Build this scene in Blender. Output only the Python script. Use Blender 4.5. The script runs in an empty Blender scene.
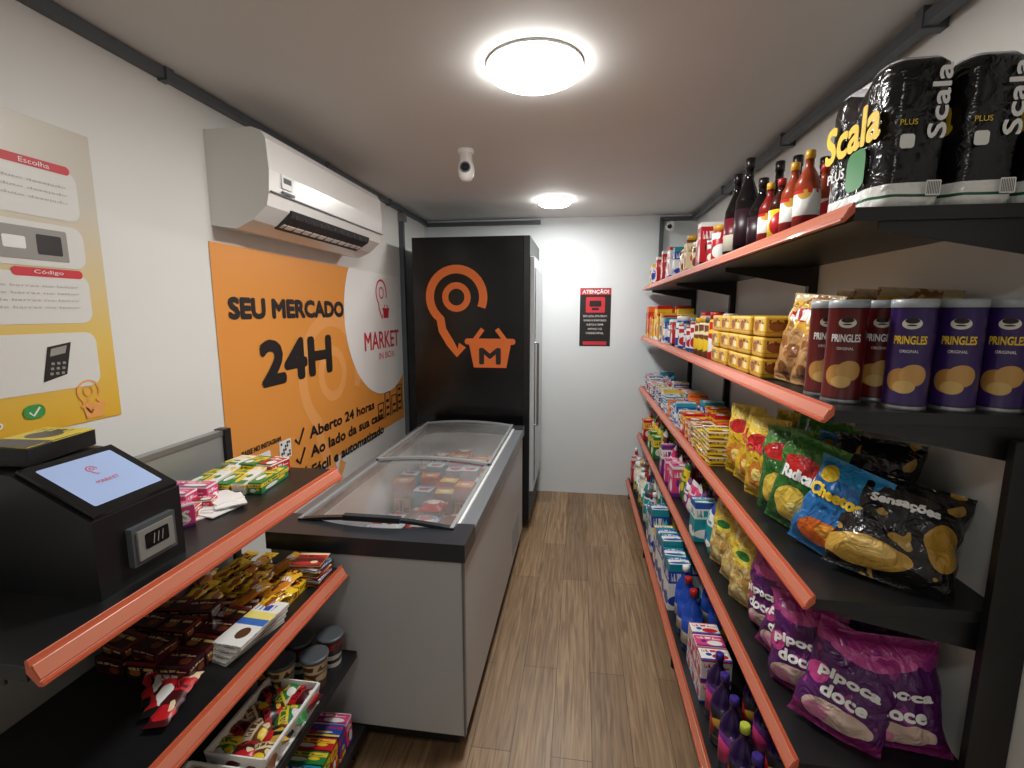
import bpy, math, random
from mathutils import Vector, Matrix, noise
random.seed(7)
sc=bpy.context.scene
PI=math.pi
# ------------------------------------------------------------------ materials
def C(r,g,b):
    o=[]
    for c in (r,g,b):
        c/=255.
        o.append(c/12.92 if c<=.04045 else ((c+.055)/1.055)**2.4)
    return (*o,1)
_M={}
def newmat(name):
    m=bpy.data.materials.new(name);m.use_nodes=True
    nt=m.node_tree;b=nt.nodes['Principled BSDF']
    return m,nt,b
def plain(name,col,rough=.5,metal=0.,emit=0.,coat=0.,spec=.5):
    if name in _M:return _M[name]
    m,nt,b=newmat(name)
    b.inputs['Base Color'].default_value=col;b.inputs['Roughness'].default_value=rough
    b.inputs['Metallic'].default_value=metal;b.inputs['Coat Weight'].default_value=coat
    b.inputs['Specular IOR Level'].default_value=spec
    if emit:
        b.inputs['Emission Color'].default_value=col;b.inputs['Emission Strength'].default_value=emit
    n=nt.nodes.new('ShaderNodeTexNoise');n.inputs['Scale'].default_value=9
    mr=nt.nodes.new('ShaderNodeMapRange')
    mr.inputs['To Min'].default_value=max(0,rough-.025);mr.inputs['To Max'].default_value=min(1,rough+.025)
    tc=nt.nodes.new('ShaderNodeTexCoord');nt.links.new(tc.outputs['Object'],n.inputs['Vector'])
    nt.links.new(n.outputs[0],mr.inputs['Value']);nt.links.new(mr.outputs[0],b.inputs['Roughness'])
    _M[name]=m;return m
def mixc(nt,fac,a,b):
    x=nt.nodes.new('ShaderNodeMix');x.data_type='RGBA'
    nt.links.new(fac,x.inputs[0])
    for s,i in ((a,6),(b,7)):
        if isinstance(s,tuple):x.inputs[i].default_value=s
        else:nt.links.new(s,x.inputs[i])
    return x.outputs[2]
def math_(nt,op,a,b=None):
    x=nt.nodes.new('ShaderNodeMath');x.operation=op
    for s,i in ((a,0),(b,1)):
        if s is None:continue
        if isinstance(s,(int,float)):x.inputs[i].default_value=s
        else:nt.links.new(s,x.inputs[i])
    return x.outputs[0]
def pack(name,stops,blobs=(),speck=None,rough=.35,metal=0.,title=None,bump=0.):
    """printed packaging: horizontal colour zones in V, elliptic artwork blobs, speckle print, letter-like title strokes"""
    if name in _M:return _M[name]
    m,nt,b=newmat(name);b.inputs['Roughness'].default_value=rough;b.inputs['Metallic'].default_value=metal
    tc=nt.nodes.new('ShaderNodeTexCoord');sp=nt.nodes.new('ShaderNodeSeparateXYZ')
    nt.links.new(tc.outputs['UV'],sp.inputs[0])
    r=nt.nodes.new('ShaderNodeValToRGB');cr=r.color_ramp;cr.interpolation='CONSTANT'
    while len(cr.elements)>1:cr.elements.remove(cr.elements[-1])
    cr.elements[0].position=0;cr.elements[0].color=stops[0][1]
    for p,c in stops[1:]:
        e=cr.elements.new(p);e.color=c
    wn=nt.nodes.new('ShaderNodeTexNoise');wn.inputs['Scale'].default_value=2.2;nt.links.new(tc.outputs['UV'],wn.inputs['Vector'])
    vv=math_(nt,'ADD',sp.outputs[1],math_(nt,'MULTIPLY',math_(nt,'SUBTRACT',wn.outputs[0],.5),.12 if bump else .0))
    nt.links.new(vv,r.inputs[0]);col=r.outputs[0]
    if speck:
        n=nt.nodes.new('ShaderNodeTexNoise');n.inputs['Scale'].default_value=speck[1]
        n.inputs['Detail'].default_value=2
        nt.links.new(tc.outputs['UV'],n.inputs['Vector'])
        col=mixc(nt,math_(nt,'GREATER_THAN',n.outputs[0],speck[2]),col,speck[0])
    for cu,cv,ru,rv,c in blobs:
        du=math_(nt,'DIVIDE',math_(nt,'SUBTRACT',sp.outputs[0],cu),ru)
        dv=math_(nt,'DIVIDE',math_(nt,'SUBTRACT',sp.outputs[1],cv),rv)
        d=math_(nt,'ADD',math_(nt,'MULTIPLY',du,du),math_(nt,'MULTIPLY',dv,dv))
        if bump:d=math_(nt,'ADD',d,math_(nt,'MULTIPLY',math_(nt,'SUBTRACT',wn.outputs[0],.5),1.6))
        col=mixc(nt,math_(nt,'LESS_THAN',d,1.0),col,c)
    if title:
        tcol,v0,v1,dens=title
        mpn=nt.nodes.new('ShaderNodeMapping');mpn.inputs['Scale'].default_value=(dens,3,1);nt.links.new(tc.outputs['UV'],mpn.inputs[0])
        n=nt.nodes.new('ShaderNodeTexNoise');n.inputs['Scale'].default_value=1;n.inputs['Detail'].default_value=0;nt.links.new(mpn.outputs[0],n.inputs['Vector'])
        k=math_(nt,'GREATER_THAN',n.outputs[0],.47)
        for s,o,v in ((sp.outputs[1],'GREATER_THAN',v0),(sp.outputs[1],'LESS_THAN',v1),(sp.outputs[0],'GREATER_THAN',.1),(sp.outputs[0],'LESS_THAN',.9)):
            k=math_(nt,'MULTIPLY',k,math_(nt,o,s,v))
        col=mixc(nt,k,col,tcol)
    nt.links.new(col,b.inputs['Base Color'])
    if bump:
        n=nt.nodes.new('ShaderNodeTexNoise');n.inputs['Scale'].default_value=20;n.inputs['Detail'].default_value=3;n.inputs['Distortion'].default_value=1.2
        nt.links.new(tc.outputs['Object'],n.inputs['Vector'])
        bp=nt.nodes.new('ShaderNodeBump');bp.inputs['Strength'].default_value=bump;bp.inputs['Distance'].default_value=.02
        nt.links.new(n.outputs[0],bp.inputs['Height']);nt.links.new(bp.outputs[0],b.inputs['Normal'])
    _M[name]=m;return m
def wallmat(name,col,rough=.6):
    m,nt,b=newmat(name)
    tc=nt.nodes.new('ShaderNodeTexCoord');n=nt.nodes.new('ShaderNodeTexNoise')
    n.inputs['Scale'].default_value=2.5;n.inputs['Detail'].default_value=4
    nt.links.new(tc.outputs['Object'],n.inputs['Vector'])
    mr=nt.nodes.new('ShaderNodeMapRange');mr.inputs['To Min'].default_value=.95;mr.inputs['To Max'].default_value=1.03
    nt.links.new(n.outputs[0],mr.inputs['Value'])
    hs=nt.nodes.new('ShaderNodeHueSaturation');hs.inputs['Color'].default_value=col
    nt.links.new(mr.outputs[0],hs.inputs['Value']);nt.links.new(hs.outputs[0],b.inputs['Base Color'])
    b.inputs['Roughness'].default_value=rough
    bp=nt.nodes.new('ShaderNodeBump');bp.inputs['Strength'].default_value=.04
    n2=nt.nodes.new('ShaderNodeTexNoise');n2.inputs['Scale'].default_value=120
    nt.links.new(tc.outputs['Object'],n2.inputs['Vector']);nt.links.new(n2.outputs[0],bp.inputs['Height'])
    nt.links.new(bp.outputs[0],b.inputs['Normal'])
    return m
def glassmat(name,tint=(.9,.95,.95,1),refl=.12,rough=.08,grad=.8,haze=0):
    if name in _M:return _M[name]
    m=bpy.data.materials.new(name);m.use_nodes=True;nt=m.node_tree;nt.nodes.clear()
    o=nt.nodes.new('ShaderNodeOutputMaterial');t=nt.nodes.new('ShaderNodeBsdfTransparent')
    g=nt.nodes.new('ShaderNodeBsdfGlossy');g.inputs['Roughness'].default_value=rough
    t.inputs[0].default_value=tint
    lw=nt.nodes.new('ShaderNodeLayerWeight');lw.inputs[0].default_value=.35
    f=math_(nt,'ADD',math_(nt,'MULTIPLY',lw.outputs['Fresnel'],grad),refl)
    base=t.outputs[0]
    if haze:
        # reflected ceiling light painted on the glass as a patchy diffuse layer
        tc=nt.nodes.new('ShaderNodeTexCoord');n=nt.nodes.new('ShaderNodeTexNoise');n.inputs['Scale'].default_value=2.6;n.inputs['Detail'].default_value=5
        nt.links.new(tc.outputs['Object'],n.inputs['Vector'])
        d=nt.nodes.new('ShaderNodeBsdfDiffuse');d.inputs[0].default_value=C(214,220,220)
        mr=nt.nodes.new('ShaderNodeMapRange');mr.inputs['From Min'].default_value=.35;mr.inputs['From Max'].default_value=.65
        mr.inputs['To Min'].default_value=haze*.5;mr.inputs['To Max'].default_value=haze*1.5
        nt.links.new(n.outputs[0],mr.inputs['Value'])
        m0=nt.nodes.new('ShaderNodeMixShader');nt.links.new(mr.outputs[0],m0.inputs[0]);nt.links.new(t.outputs[0],m0.inputs[1]);nt.links.new(d.outputs[0],m0.inputs[2]);base=m0.outputs[0]
    mx=nt.nodes.new('ShaderNodeMixShader');nt.links.new(f,mx.inputs[0])
    nt.links.new(base,mx.inputs[1]);nt.links.new(g.outputs[0],mx.inputs[2]);nt.links.new(mx.outputs[0],o.inputs[0])
    _M[name]=m;return m
# ------------------------------------------------------------------ mesh builder
TXT={}
def text_geo(body):
    if body in TXT:return TXT[body]
    cu=bpy.data.curves.new('t','FONT');cu.body=body;cu.size=1;cu.resolution_u=3
    ob=bpy.data.objects.new('t',cu);sc.collection.objects.link(ob)
    dg=bpy.context.evaluated_depsgraph_get();dg.update()
    me=ob.evaluated_get(dg).to_mesh()
    vs=[(v.co.x,v.co.y) for v in me.vertices];fs=[tuple(p.vertices) for p in me.polygons]
    ob.evaluated_get(dg).to_mesh_clear();bpy.data.objects.remove(ob);bpy.data.curves.remove(cu)
    x0=min(v[0] for v in vs);x1=max(v[0] for v in vs);y0=min(v[1] for v in vs);y1=max(v[1] for v in vs)
    vs=[((v[0]-x0)/(x1-x0),(v[1]-y0)/(y1-y0)) for v in vs]
    TXT[body]=(vs,fs);return TXT[body]
class MB:
    def __init__(s):s.v=[];s.f=[];s.m=[];s.uv=[];s.sm=[];s.mats=[]
    def mi(s,m):
        if m not in s.mats:s.mats.append(m)
        return s.mats.index(m)
    def add(s,vs,fs,mat,uvs=None,smooth=False,M=None):
        o=len(s.v)
        for v in vs:
            v=Vector(v);s.v.append(M@v if M else v)
        for i,f in enumerate(fs):
            s.f.append([o+k for k in f])
            s.m.append(s.mi(mat[i] if isinstance(mat,list) else mat));s.sm.append(smooth)
            s.uv.append(uvs[i] if uvs else [(vs[k][0],vs[k][1]) for k in f])
    def box(s,c,d,mat,M=None,top=None):
        x,y,z=c;a,b,h=d[0]/2,d[1]/2,d[2]/2
        vs=[(x-a,y-b,z-h),(x+a,y-b,z-h),(x+a,y+b,z-h),(x-a,y+b,z-h),(x-a,y-b,z+h),(x+a,y-b,z+h),(x+a,y+b,z+h),(x-a,y+b,z+h)]
        fs=[(0,3,2,1),(4,5,6,7),(0,1,5,4),(1,2,6,5),(2,3,7,6),(3,0,4,7)]
        q=[(0,0),(1,0),(1,1),(0,1)]
        s.add(vs,fs,[mat,top or mat]+[mat]*4,[q]*6,M=M)
    def bb(s,x0,x1,y0,y1,z0,z1,mat,top=None):
        s.box(((x0+x1)/2,(y0+y1)/2,(z0+z1)/2),(x1-x0,y1-y0,z1-z0),mat,top=top)
    def ext(s,prof,a,b,axis,mat,M=None,smooth=False):
        n=len(prof)
        ar=sum(prof[i][0]*prof[(i+1)%n][1]-prof[(i+1)%n][0]*prof[i][1] for i in range(n))
        if ar<0:prof=prof[::-1]
        def P(p,t):return {'Y':(p[0],t,p[1]),'X':(t,p[0],p[1]),'Z':(p[0],p[1],t)}[axis]
        vs=[P(p,a) for p in prof]+[P(p,b) for p in prof]
        fs=[(i,(i+1)%n,n+(i+1)%n,n+i) for i in range(n)];caps=[tuple(range(n-1,-1,-1)),tuple(range(n,2*n))]
        if axis=='Y':fs=[f[::-1] for f in fs];caps=[c[::-1] for c in caps]
        s.add(vs,fs,mat,[[(i/n,0),((i+1)/n,0),((i+1)/n,1),(i/n,1)] for i in range(n)] if axis!='Y' else [[(i/n,1),((i+1)/n,1),((i+1)/n,0),(i/n,0)] for i in range(n)],smooth=smooth,M=M)
        s.add(vs,caps,mat,M=M)
    def lathe(s,prof,c,mat,seg=16,face=-PI/2,M=None,mats=None,sx=1,sy=1):
        vs=[];n=len(prof);z0=prof[0][1];z1=prof[-1][1]
        for r,z in prof:
            for i in range(seg+1):
                t=face+2*PI*(i/seg-.5);vs.append((c[0]+r*sx*math.cos(t),c[1]+r*sy*math.sin(t),c[2]+z))
        w=seg+1;fs=[];uv=[];mm=[]
        for j in range(n-1):
            for i in range(seg):
                fs.append((j*w+i,j*w+i+1,(j+1)*w+i+1,(j+1)*w+i))
                va=(prof[j][1]-z0)/(z1-z0);vb=(prof[j+1][1]-z0)/(z1-z0)
                uv.append([(i/seg,va),((i+1)/seg,va),((i+1)/seg,vb),(i/seg,vb)])
                mm.append(mats[j] if mats else mat)
        s.add(vs,fs,mm,uv,smooth=True,M=M)
        k=mats[-1] if mats else mat
        s.add(vs,[tuple(range((n-1)*w,(n-1)*w+seg))],k,M=M)
        s.add(vs,[tuple(range(seg-1,-1,-1))],mats[0] if mats else mat,M=M)
    def tube(s,p,q,r,mat,seg=10):
        p=Vector(p);q=Vector(q);d=q-p
        M=Matrix.Translation(p)@d.to_track_quat('Z','Y').to_matrix().to_4x4()
        s.lathe([(r,0),(r,d.length)],(0,0,0),mat,seg=seg,M=M)
    def text(s,body,w,h,mat,M,cx=0,cy=0,mapf=None,bold=0.0,lift=.0015,vert=False):
        vs,fs=text_geo(body)
        offs=[(0,0)] if not bold else [(0,0),(bold,0),(-bold,0),(0,bold),(0,-bold),(bold*.7,bold*.7),(-bold*.7,-bold*.7),(-bold*.7,bold*.7),(bold*.7,-bold*.7)]
        for q,(ox,oy) in enumerate(offs):
            ox*=h;oy*=h;out=[]
            for x,y in vs:
                X=(x-.5)*w+ox;Y=(y-.5)*h+oy
                if vert:X,Y=-Y,X
                X+=cx;Y+=cy
                if mapf:
                    p=mapf(X,Y);out.append(p)
                else:out.append((X,Y,lift+q*.00008))
            s.add(out,fs,mat,M=M)
    def strip(s,pts,w,mat,M,z=.0015,closed=False):
        n=len(pts);L=[];R=[]
        for i in range(n):
            a=Vector(pts[(i-1)%n] if (closed or i>0) else pts[i]);b=Vector(pts[(i+1)%n] if (closed or i<n-1) else pts[i])
            d=(b-a).normalized();nn=Vector((-d.y,d.x))*w/2;p=Vector(pts[i])
            L.append((p.x+nn.x,p.y+nn.y,z));R.append((p.x-nn.x,p.y-nn.y,z))
        m=n if closed else n-1
        s.add(R+L,[(i,(i+1)%n,n+(i+1)%n,n+i) for i in range(m)],mat,M=M)
    def poly(s,pts,mat,M,z=.001):
        n=len(pts);ar=sum(pts[i][0]*pts[(i+1)%n][1]-pts[(i+1)%n][0]*pts[i][1] for i in range(n))
        if ar<0:pts=pts[::-1]
        s.add([(p[0],p[1],z) for p in pts],[tuple(range(n))],mat,M=M)
    def rrect(s,cx,cy,w,h,r,mat,M,z=.001):
        pts=[]
        for k,(sx,sy) in enumerate(((1,1),(-1,1),(-1,-1),(1,-1))):
            for i in range(6):
                a=PI/2*k+PI/2*i/5
                pts.append((cx+sx*(w/2-r)+r*math.cos(a),cy+sy*(h/2-r)+r*math.sin(a)))
        s.poly(pts,mat,M,z)
    def bag(s,w,h,t,mat,M,seed=0,seal=None,nx=18,ny=24):
        seal=seal or mat
        def zf(a,b,side):
            e=max(0,1-abs(a)**2.4)**.55*max(0,1-abs(b/.9)**3.2)**.6 if abs(b)<.9 else 0
            wr=noise.noise(Vector((a*2.3+seed*3.1,b*2.5,side*4+seed)))*.22+noise.noise(Vector((a*6+seed,b*3.5,side)))*.14
            cr=math.sin(a*13+seed*5+2*b)*.07*min(1,abs(b)**2*1.6)
            rip=math.sin(a*26)*.0012*(1 if abs(b)>.88 else 0)
            return side*(t/2*e*(1+wr+cr))+rip+side*.0008
        def P(a,b,side):
            sh=1-.09*(max(0,1-b*b))
            wob=.012*noise.noise(Vector((b*3,seed,a)))
            return (a*w/2*sh+wob,(b+1)*h/2,zf(a,b,side))
        for side in (1,-1):
            vs=[P(-1+2*i/nx,-1+2*j/ny,side) for j in range(ny+1) for i in range(nx+1)]
            fs=[];uv=[];mm=[]
            for j in range(ny):
                for i in range(nx):
                    q=[j*(nx+1)+i,j*(nx+1)+i+1,(j+1)*(nx+1)+i+1,(j+1)*(nx+1)+i]
                    u=[(i/nx,j/ny),((i+1)/nx,j/ny),((i+1)/nx,(j+1)/ny),(i/nx,(j+1)/ny)]
                    if side<0:q=q[::-1];u=u[::-1]
                    fs.append(q);uv.append(u);mm.append(seal if j in (0,ny-1) else mat)
            s.add(vs,fs,mm,uv,smooth=True,M=M)
        def mapf(x,y):
            a=max(-.99,min(.99,2*x/w));b=2*y/h-1
            p=P(a,b,1);return (x,y,p[2]+.003)
        return mapf
    def build(s,name,bevel=0.):
        vs=s.v
        mn=[min(v[i] for v in vs) for i in range(3)];mx=[max(v[i] for v in vs) for i in range(3)]
        o=Vector(((mn[0]+mx[0])/2,(mn[1]+mx[1])/2,mn[2]))
        me=bpy.data.meshes.new(name);me.from_pydata([v-o for v in vs],[],s.f)
        for m in s.mats:me.materials.append(m)
        ul=me.uv_layers.new(name='UVMap')
        for p in me.polygons:
            p.material_index=s.m[p.index];p.use_smooth=s.sm[p.index]
            for k,li in enumerate(p.loop_indices):ul.data[li].uv=s.uv[p.index][k]
        me.update()
        ob=bpy.data.objects.new(name,me);ob.location=o;sc.collection.objects.link(ob)
        if bevel:
            b=ob.modifiers.new('bev','BEVEL');b.width=bevel;b.segments=2;b.limit_method='ANGLE';b.angle_limit=math.radians(50)
        return ob
def stand(loc,yaw=0,lean=0,roll=0):
    return Matrix.Translation(loc)@Matrix.Rotation(math.radians(yaw),4,'Z')@Matrix.Rotation(math.radians(-lean),4,'X')@Matrix.Rotation(PI/2,4,'X')@Matrix.Rotation(math.radians(roll),4,'Z')
# ------------------------------------------------------------------ common materials
blk=plain('black_metal',C(20,20,22),.38);blkg=plain('black_gloss',C(13,13,15),.22)
orr=plain('orange_rail',C(192,90,58),.38,coat=.25);orr2=plain('orange_rail_insert',C(200,122,98),.25)
white=plain('white_plastic',C(238,238,236),.3);greym=plain('grey_conduit',C(92,97,102),.45,.4)
steel=plain('brushed_steel',C(150,152,152),.3,.7);dark=plain('dark_void',C(8,8,9),.6)
redp=plain('red_print',C(206,48,60),.5);orp=plain('orange_print',C(232,118,50),.45);orl=plain('orange_print_light',C(236,164,92),.5)
blkp=plain('black_print',C(26,24,24),.5);whp=plain('white_print',C(236,236,234),.5);yep=plain('yellow_print',C(240,204,50),.45)
grp=plain('green_print',C(60,150,70),.5)
# ------------------------------------------------------------------ room
XL,XR,YB,YF,H=-1.37,.92,4.2,-1.1,2.4
wm=wallmat('wall_paint_white',C(226,226,222),.5);cm=wallmat('ceiling_panel',C(212,211,208),.7)
def room(name,x0,x1,y0,y1,z0,z1,m):
    b=MB();b.bb(x0,x1,y0,y1,z0,z1,m);return b.build(name)
room('wall_left',XL-.08,XL,YF,YB,0,H,wm);room('wall_right',XR,XR+.08,YF,YB,0,H,wm)
wb=wallmat('wall_paint_back',C(226,233,236),.5)
room('wall_back',XL-.08,XR+.08,YB,YB+.08,0,H,wb);room('wall_front',XL-.08,XR+.08,YF-.08,YF,0,H,wm)
room('ceiling',XL-.08,XR+.08,YF-.08,YB+.08,H,H+.08,cm)
m,nt,b=newmat('floor_wood_planks')
tc=nt.nodes.new('ShaderNodeTexCoord');mp=nt.nodes.new('ShaderNodeMapping');mp.inputs['Rotation'].default_value=(0,0,PI/2)
nt.links.new(tc.outputs['Object'],mp.inputs[0])
br=nt.nodes.new('ShaderNodeTexBrick');br.offset=.37;br.inputs['Scale'].default_value=1
br.inputs['Brick Width'].default_value=1.2;br.inputs['Row Height'].default_value=.15
br.inputs['Mortar Size'].default_value=.0014;br.inputs['Bias'].default_value=0
br.inputs['Color1'].default_value=C(172,142,106);br.inputs['Color2'].default_value=C(138,110,80);br.inputs['Mortar'].default_value=C(66,50,34)
nt.links.new(mp.outputs[0],br.inputs['Vector'])
m2=nt.nodes.new('ShaderNodeMapping');m2.inputs['Scale'].default_value=(26,1.3,1)
nt.links.new(tc.outputs['Object'],m2.inputs[0])
n=nt.nodes.new('ShaderNodeTexNoise');n.inputs['Scale'].default_value=2.2;n.inputs['Detail'].default_value=8;n.inputs['Distortion'].default_value=1.2
nt.links.new(m2.outputs[0],n.inputs['Vector'])
mr=nt.nodes.new('ShaderNodeMapRange');mr.inputs['From Min'].default_value=.35;mr.inputs['From Max'].default_value=.68
nt.links.new(n.outputs[0],mr.inputs['Value'])
mx=nt.nodes.new('ShaderNodeMix');mx.data_type='RGBA';mx.blend_type='MULTIPLY';mx.inputs[0].default_value=.8
r=nt.nodes.new('ShaderNodeValToRGB');r.color_ramp.elements[0].color=C(146,126,106);r.color_ramp.elements[1].color=(1,1,1,1)
nt.links.new(mr.outputs[0],r.inputs[0]);nt.links.new(br.outputs[0],mx.inputs[6]);nt.links.new(r.outputs[0],mx.inputs[7])
n3=nt.nodes.new('ShaderNodeTexNoise');n3.inputs['Scale'].default_value=3;m3=nt.nodes.new('ShaderNodeMapping');m3.inputs['Scale'].default_value=(3,.8,1)
nt.links.new(tc.outputs['Object'],m3.inputs[0]);nt.links.new(m3.outputs[0],n3.inputs['Vector'])
col=mixc(nt,math_(nt,'MULTIPLY',n3.outputs[0],.35),mx.outputs[2],C(140,118,92))
nt.links.new(col,b.inputs['Base Color']);b.inputs['Roughness'].default_value=.4
room('floor',XL-.08,XR+.08,YF-.08,YB+.08,-.08,0,m)
# ------------------------------------------------------------------ left wall graphics
LW=Matrix.Translation((XL,0,0))@Matrix.Rotation(PI/2,4,'Z')@Matrix.Rotation(PI/2,4,'X')  # local x=Y, y=Z, z=+X
def pin(b,cx,cy,R,w,mat,M,z):
    pts=[(cx+R*math.cos(a),cy+R*math.sin(a)) for a in [math.radians(-22+k*(232+22)/26) for k in range(27)]]
    pts+=[(cx-R*.55,cy-R*1.2),(cx-R*.25,cy-R*1.7),(cx-R*.0,cy-R*2.05),(cx+R*.2,cy-R*1.75)]
    b.strip(pts,w,mat,M,z)
    b.strip([(cx+R*.42*math.cos(k*PI/10),cy+R*.42*math.sin(k*PI/10)) for k in range(20)],w*.75,mat,M,z,closed=True)
def basket(b,cx,cy,w,mat,M,z,tm=None):
    h=w*.5
    b.poly([(cx-w*.42,cy+h*.3),(cx+w*.42,cy+h*.3),(cx+w*.33,cy-h*.62),(cx-w*.33,cy-h*.62)],mat,M,z)
    b.rrect(cx,cy+h*.42,w*1.02,h*.24,h*.1,mat,M,z+.0004)
    b.strip([(cx-w*.3,cy+h*.5),(cx-w*.14,cy+h*.92)],w*.09,mat,M,z+.0002);b.strip([(cx+w*.3,cy+h*.5),(cx+w*.14,cy+h*.92)],w*.09,mat,M,z+.0002)
    if tm:b.text('M',w*.40,h*.58,tm,M,cx,cy-h*.16,bold=.07,lift=z+.001)
b=MB();mo=plain('mural_orange',C(228,150,66),.45)
Y0,Y1,Z0,Z1=1.655,3.56,.8,1.88
b.poly([(Y0,Z0),(Y1,Z0),(Y1,Z1),(Y0,Z1)],mo,LW,.003)
pin(b,2.5,1.28,.30,.075,orl,LW,.0036)
pts=[]
for k in range(80):
    a=2*PI*k/80;pts.append((min(Y1,3.24+.58*math.cos(a)),min(Z1,1.60+.55*math.sin(a))))
b.poly(pts,whp,LW,.0042)
b.text('SEU MERCADO',.92,.078,blkp,LW,2.19,1.635,bold=.085,lift=.005)
b.text('24H',.58,.18,blkp,LW,2.19,1.395,bold=.08,lift=.005)
for i,t in enumerate(('Aberto 24 horas','Ao lado da sua casa','Fácil e automatizado')):
    z=1.005-.1*i;b.text(t,.78 if i==0 else .92,.055,blkp,LW,2.62 if i==0 else 2.69,z,bold=.06,lift=.005)
    b.strip([(2.10,z),(2.13,z-.03),(2.18,z+.04)],.016,blkp,LW,.005)
b.text('BAIXE NO INSTAGRAM',.26,.022,blkp,LW,1.86,1.04,bold=.04,lift=.005)
b.rrect(1.86,.985,.1,.05,.01,whp,LW,.005);b.rrect(2.02,.98,.09,.09,.005,whp,LW,.005)
for i in range(5):
    for j in range(5):
        if (i*3+j*5)%4<2:b.rrect(1.99+i*.015,.95+j*.015,.012,.012,.001,blkp,LW,.006)
pin(b,3.2,1.75,.085,.014,redp,LW,.006)
basket(b,3.27,1.615,.12,redp,LW,.006)
b.text('MARKET',.58,.115,redp,LW,3.2,1.43,lift=.006,bold=.02);b.text('IN BOX',.28,.045,redp,LW,3.26,1.32,lift=.006)
for k,(x,h) in enumerate(((3.12,.12),(3.24,.18),(3.36,.14),(3.47,.20))):
    b.strip([(x-.045,.87),(x-.045,.87+h),(x+.045,.87+h),(x+.045,.87)],.014,blkp,LW,.005)
    for q in range(int(h/.05)):
        b.strip([(x-.025,.89+q*.05),(x+.025,.89+q*.05)],.02,blkp,LW,.005)
b.build('wall_mural')
b=MB()
m,nt,bs=newmat('poster_gradient');tc=nt.nodes.new('ShaderNodeTexCoord');sp=nt.nodes.new('ShaderNodeSeparateXYZ')
nt.links.new(tc.outputs['UV'],sp.inputs[0]);r=nt.nodes.new('ShaderNodeValToRGB');e=r.color_ramp.elements
e[0].position=.0;e[0].color=C(226,176,50);e[1].position=.75;e[1].color=C(208,202,188);x=e.new(.3);x.color=C(226,194,104)
nt.links.new(sp.outputs[1],r.inputs[0]);nt.links.new(r.outputs[0],bs.inputs['Base Color']);bs.inputs['Roughness'].default_value=.35
PA,PB,PZ0,PZ1=.64,1.24,1.315,2.1
b.add([(PA,PZ0,.003),(PB,PZ0,.003),(PB,PZ1,.003),(PA,PZ1,.003)],[(0,1,2,3)],m,[[(0,0),(1,0),(1,1),(0,1)]],M=LW)
card=plain('poster_card',C(222,221,216),.4)
for z,h in ((1.925,.13),(1.79,.11),(1.655,.13),(1.49,.15)):
    b.rrect(.92,z,.54,h,.03,card,LW,.0045)
grt=plain('grey_print',C(150,146,140),.5);grl=plain('light_grey_print',C(184,180,174),.5)
for z,t in ((1.99,'Escolha'),(1.72,'Código')):b.rrect(1.09,z,.17,.022,.01,redp,LW,.0052);b.text(t,.07,.012,whp,LW,1.09,z,lift=.0058)
for z in (1.945,1.925,1.905):b.text('selecione na tela o produto desejado',.40,.008,grl,LW,.96,z,lift=.0055)
for z in (1.685,1.667,1.649,1.631):b.text('aproxime o código de barras no leitor',.40,.008,grl,LW,.96,z,lift=.0055)
b.rrect(1.06,1.79,.17,.08,.004,grt,LW,.0055);b.rrect(1.10,1.79,.06,.05,.004,blkp,LW,.006);b.rrect(1.02,1.79,.05,.03,.004,whp,LW,.006)
b.add([(1.04,1.44,.0055),(1.10,1.455,.0055),(1.12,1.54,.0055),(1.06,1.53,.0055)],[(0,1,2,3)],blkp,M=LW)
b.add([(1.063,1.505,.006),(1.102,1.512,.006),(1.108,1.532,.006),(1.068,1.525,.006)],[(0,1,2,3)],grt,M=LW)
for i in range(3):
    for j in range(3):b.rrect(1.062+i*.014+j*.003,1.46+j*.013,.008,.007,.002,grt,LW,.006)
b.rrect(1.01,1.37,.05,.036,.017,grp,LW,.0055);b.strip([(.998,1.37),(1.007,1.36),(1.023,1.38)],.005,whp,LW,.006)
b.text('PRONTO',.18,.02,whp,LW,.85,1.35,lift=.0055)
pin(b,1.15,1.40,.03,.005,orl,LW,.0055);basket(b,1.16,1.345,.07,orl,LW,.0055)
b.build('instruction_poster')
# ------------------------------------------------------------------ air conditioner
b=MB();acw=plain('ac_white',C(228,227,224),.25,coat=.2);acg=plain('ac_vent_grey',C(70,72,74),.4)
ya,yb=1.68,2.68
prof=[(XL,2.275),(-1.18,2.275),(-1.145,2.262),(-1.128,2.235),(-1.122,2.13),(-1.128,2.05),(-1.14,2.005),(-1.20,1.955),(-1.27,1.925),(XL,1.94)]
b.ext(prof,ya,yb,'Y',acw)
b.ext([(-1.136,1.985),(-1.128,2.012),(-1.155,2.015),(-1.21,1.965),(-1.208,1.945)],ya+.14,yb-.16,'Y',plain('ac_slot',C(34,35,38),.5))
for k in range(2):
    x=-1.142-.034*k;z=1.985-.024*k
    b.ext([(x,z),(x+.004,z+.006),(x-.026,z-.006),(x-.03,z-.014)],ya+.15,yb-.17,'Y',acw)
for k in range(11):
    y=ya+.17+k*.062;b.ext([(-1.132,2.003),(-1.13,1.99),(-1.20,1.945),(-1.205,1.955)],y,y+.004,'Y',acg)
b.ext([(-1.1175,2.055),(-1.1235,2.055),(-1.1235,2.051),(-1.1175,2.051)],ya,yb,'Y',greym)
b.bb(-1.122,-1.1185,ya+.07,ya+.14,2.08,2.13,whp);b.bb(-1.1185,-1.118,ya+.08,ya+.13,2.1,2.12,greym)
b.bb(-1.122,-1.1185,ya+.07,ya+.15,2.06,2.07,greym)
b.build('air_conditioner',.006)
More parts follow.
